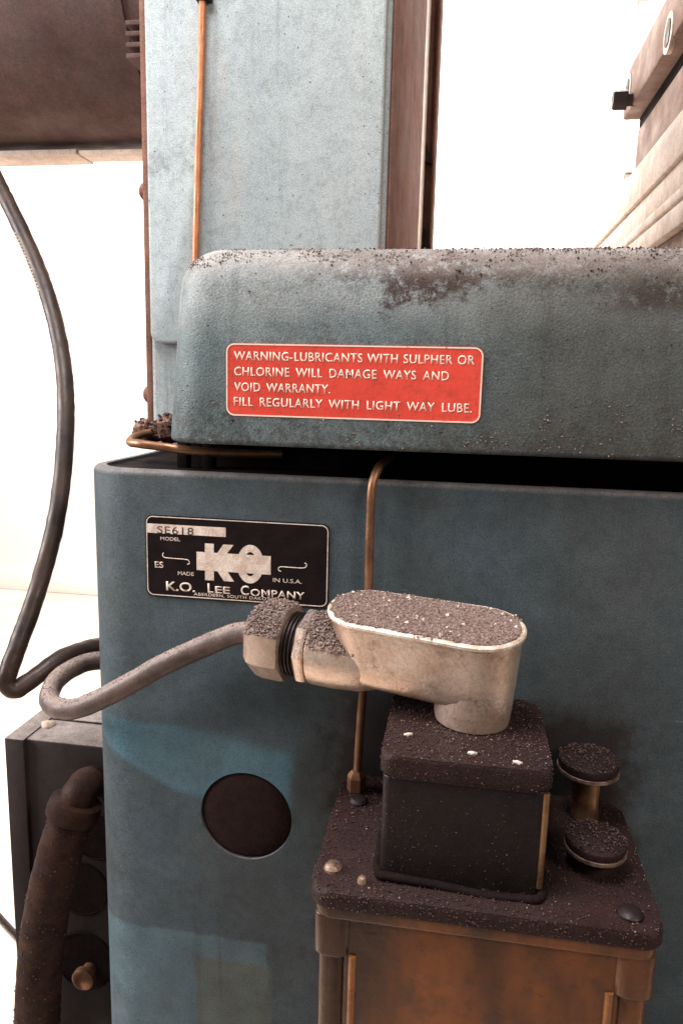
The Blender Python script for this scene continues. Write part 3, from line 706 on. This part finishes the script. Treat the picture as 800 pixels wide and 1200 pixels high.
for z, g in ((0.0100, .0075), (0.0108, .0045), (0.0128, .0020), (0.0160, .0004), (0.021, 0), (0.030, 0), (CH - .003, 0), (CH - .0002, 0)):
    u = (z - .007) / (CH - .007)
    secs.append((stad(XLc + .004 * (1 - u), XR, .0150 + .0052 * u - g, .0192 + .0018 * u - g), z))
loft(bm, secs, tl)
lathe_bm(bm, [(.0170, 0), (.0180, .0007), (.0186, .004), (.0192, .011), (.0198, .022)], 40, G)
# hub
HM = G @ Matrix.Translation((.0065, 0, .0218)) @ Matrix.Rotation(RAD(-90), 4, 'Y')
lathe_bm(bm, [(.0155, .055), (.0180, .064), (.0192, .078), (.0192, .0895), (.0180, .0908)], 40, HM)
cbod = link('elbow_body', bm, 'alu', cf, angle=40)
bm = bmesh.new(); CT = G @ Matrix.Translation((0, 0, CH)) @ TILT
loft(bm, [(stad(XLc, XR, .0208, .0218), 0), (stad(XLc, XR, .0216, .0226), .0006), (stad(XLc, XR, .0216, .0226), .0019), (stad(XLc, XR, .0208, .0218), .0026)], lambda x, y, z: CT @ Vector((x, y, z)))
cov = link('oval_cover', bm, 'lip', cf, angle=40); cov['label'] = 'oval cover plate coated in metal swarf with a bright rim'
def keep_cov(p, n):
    q = CT.inverted() @ p
    if q.z < .0022: return False
    dx = 0 if XLc < q.x < XR else min(abs(q.x - XLc), abs(q.x - XR))
    d = math.hypot(dx, q.y)
    if noise.noise(p * 90) < -.38: return .25
    return 1.0 if d < .0198 + .0016 * noise.noise(p * 300) else 0.0
bm = bmesh.new(); loft(bm, [(stad(XLc, XR, .0196, .0206), .0020), (stad(XLc, XR, .0190, .0200), .0032)], lambda x, y, z: CT @ Vector((x, y, z)))
link('dust_layer', bm, 'grit', cov)
grit(cov, 11000, 0.0003, 0.0009, 'grit', keep_cov, cov)
grit(cov, 110, 0.0004, 0.0014, 'chip', keep_cov, cov)
# hub ring, nipple thread, locknut, gland nut
link('locknut', lathe_bm(bmesh.new(), [(.017, .0905), (.0200, .0912), (.0204, .0925), (.0204, .0955), (.0190, .0968), (.016, .0970)], 8, HM), 'alu', cf, smooth=False)
prof = [(.0150, .0965)]
for k in range(4): prof += [(.0172, .0972 + k * .0021), (.0172, .0980 + k * .0021), (.0158, .0986 + k * .0021)]
link('thread', lathe_bm(bmesh.new(), prof + [(.0150, .1062)], 32, HM), 'iron', cf)
gn = link('gland_nut', lathe_bm(bmesh.new(), [(.0165, .1050), (.0205, .1056), (.0212, .1075), (.0212, .1190), (.0200, .1230), (.0165, .1262), (.0095, .1280), (.0068, .1282)], 8, HM @ Matrix.Rotation(RAD(22), 4, 'Z')), 'alu', cf, smooth=True, angle=28)
keep_up = lambda lim: (lambda p, n: (1.0 if noise.noise(p * 150) > -.35 else .3) if n.z > lim else False)
grit(gn, 1700, 0.0003, 0.0011, 'grit', keep_up(.45), cf)
def keep_hub(p, n):
    q = HM.inverted() @ p
    return 1.0 if (n.z > .35 and q.z > .058) else False
grit(cbod, 2200, 0.0003, 0.0011, 'grit', keep_hub, cf)
# supply cable
s0 = HM @ Vector((0, 0, .120)); s1 = HM @ Vector((0, 0, .136))
spt = [s0, s1, aty(240, 757, -.016), aty(190, 780, -.018), aty(140, 808, -.019), aty(95, 829, -.016), aty(70, 830, -.008), aty(58, 820, .006), aty(66, 798, .022), aty(92, 780, .040), aty(120, 774, .055), aty(160, 775, .075)]
sh = tube('sheath', spt, 0.0061, 'cable', cb_, 16, rough=0.05)
grit(sh, 900, 0.0002, 0.0005, 'grit', keep_up(.6), cb_)

# ================================================================== control box and its hose
ct = thing('control_box', 'dark brown sheet metal electrical box standing behind the base corner', 'electrical box', (-0.24, 0.15, 0.45))
YB = 0.06; zt = aty(8, 866, YB).z; bxl = aty(7, 866, YB).x
pb = atz(62, 822, zt)
box('case', bxl, XL - .0018, YB + .003, pb.y + .0, 0.45, zt, 'boxp', ct, 0.0015)
box('flange', bxl - .0006, bxl + .0145, YB - .001, pb.y + .001, 0.451, zt + .0012, 'boxp', ct, 0.001)
box('top_seam', bxl + .015, XL - .0022, pb.y - .03, pb.y - .026, zt - .001, zt + .0015, 'boxp', ct, 0.0005)
for px, py, r_ in ((118, 985, .018), (100, 1045, .022), (105, 1130, .024)):
    p = aty(px, py, YB)
    link('knockout', lathe_bm(bmesh.new(), [(r_, 0.0), (r_, .0006), (r_ - .0012, .0008), (r_ - .0013, .0002), (.001, .0002)], 40, Matrix.Translation((p.x - .005, YB + .0028, p.z)) @ Matrix.Rotation(RAD(90), 4, 'X')), 'greasy', ct)
p = atz(56, 850, zt); b_ = bmesh.new(); bmesh.ops.create_icosphere(b_, subdivisions=2, radius=.0055, matrix=Matrix.Translation(p) @ Matrix.Diagonal((1.1, 1, .55, 1)))
for v in b_.verts: v.co += Vector((noise.noise(v.co * 300), noise.noise(v.co * 310 + Vector((5, 5, 5))), noise.noise(v.co * 290))) * .0022
link('putty_lump', b_, 'worn', ct, angle=80)
p = aty(96, 1150, YB - .01)
kb = link('fastener', lathe_bm(bmesh.new(), [(.005, -.015), (.0052, .0), (.0085, .001), (.0085, .005), (.006, .0075), (.002, .0085)], 20, Matrix.Translation((p.x, YB - .004, p.z)) @ Matrix.Rotation(RAD(90), 4, 'X')), 'oldcopper', ct)
hz = thing('flexible_hose', 'thick rusty flexible hose curving down in front of the electrical box', 'hose', (-0.28, 0.03, 0.6))
yh = 0.034
hp = [aty(86, 955, yh), aty(75, 985, yh - .004), aty(62, 1035, yh - .006), aty(52, 1090, yh - .006), aty(46, 1150, yh - .004), aty(44, 1215, yh), aty(46, 1300, yh + .004)]
hb = tube('sheath', hp, lambda t: .0148 + .0012 * t, 'hose', hz, 24, rough=0.04)
grit(hb, 900, .0003, .0012, 'gritdark', None, hb, flat=.6)
ep = [aty(118, 915, YB + .006), aty(106, 917, YB - .008), aty(96, 925, yh + .004), aty(88, 945, yh), aty(84, 962, yh)]
eb = tube('elbow', ep, lambda t: .0105 + .002 * t, 'hose', hz, 20, rough=0.08)
cpos = aty(87, 948, yh); dr = (hp[1] - hp[0]).normalized()
link('collar', lathe_bm(bmesh.new(), [(.0145, -.007), (.0172, -.006), (.0180, 0), (.0172, .006), (.0145, .007)], 24, Matrix.Translation(cpos) @ dr.to_track_quat('Z', 'Y').to_matrix().to_4x4()), 'hose', hz)
# cord on the floor
tag(tube('floor_cord', [atz(-60, 1010, .006), atz(-20, 1050, .006), atz(5, 1080, .006), atz(40, 1115, .006), atz(90, 1150, .006)], .006, 'iron', None, 8), 'thin dark cord lying on the pale floor beside the box', 'cord')

# ================================================================== table at right
TX = 0.2
tb = thing('work_table', 'pale slotted grinder table running back beyond the hood', 'work table', (TX + .2, 0.6, 1.25))
def ztx(px, py): return atx(px, py, TX).z
zA = ztx(740, 202); z1 = ztx(712, 272); z2 = ztx(717, 291); z3 = ztx(727, 291); z4 = ztx(765, 287)
YF, YN = 1.35, 0.12
box('top_slab', TX, TX + .4, YN, YF, z1, zA, 'tablep', tb, .002)
box('step', TX + .004, TX + .4, YN, YF - .002, z2 + .001, z1 - .0005, 'tablep', tb, .002)
box('lower_slab', TX + .001, TX + .4, YN, YF - .001, z3, z2, 'tablep', tb, .002)
box('slot', TX + .014, TX + .4, YN, YF - .003, z3 - .006, z3 - .0005, 'iron', tb, .0005)
box('apron', TX - .002, TX + .4, YN, YF - .004, z4, z3 - .0065, 'tablep', tb, .002)
box('skirt', TX + .006, TX + .4, YN, YF - .005, z4 - .1, z4 - .001, 'clampp', tb, .002)
# stop block and its slotted plate on the table
yE = atx(738, 190, TX).y
sb = thing('stop_block', 'stained metal block with a slotted clamp plate on the pale table', 'clamp block', (TX + .1, 0.5, zA))
zP0, zP1 = ztx(737, 143), ztx(735, 100)
box('block', TX + .006, TX + .3, YN, yE, zA + .0005, zP0 - .0205, 'clampp', sb, .002)
plt = box('slotted_plate', TX - .010, TX + .29, YN - .005, yE + .025, zP0, zP1, 'clampp', sb, .003)
box('shadow_strip', TX + .010, TX + .29, YN, yE + .016, zP0 - .020, zP0 + .001, 'greasy', sb, .002)  # added dark strip: the shade under the plate put into its colour
for (px0, py0, py1) in ((786, 8, 60), (736, 102, 144)):
    a, b = atx(px0, py0, TX - .010), atx(px0, py1, TX - .010)
    yy = a.y; h = abs(a.z - b.z) * .8; zc = (zP0 + zP1) / 2 if px0 < 760 else (a.z + b.z) / 2
    for nm, ww, hh, off, m in (('slot_rim', .034, h, .0012, 'steel'), ('slot', .020, h - .012, .0020, 'iron')):
        bm = prism_bm(bmesh.new(), rrect(ww, hh, ww / 2 - .0002), lambda u, v: Vector((TX - .010 - off, yy + u, zc + v)), lambda u, v: Vector((TX - .006, yy + u, zc + v)))
        link(nm, bm, m, sb)
p = atx(742, 113, TX - .010)
bt = link('bolt', lathe_bm(bmesh.new(), [(.008, -.006), (.008, .004), (.0125, .0045), (.0125, .020), (.011, .022), (.001, .022)], 6, Matrix.Translation((TX - .012, p.y + .01, p.z)) @ Matrix.Rotation(RAD(-90), 4, 'Y')), 'iron', sb, smooth=False)
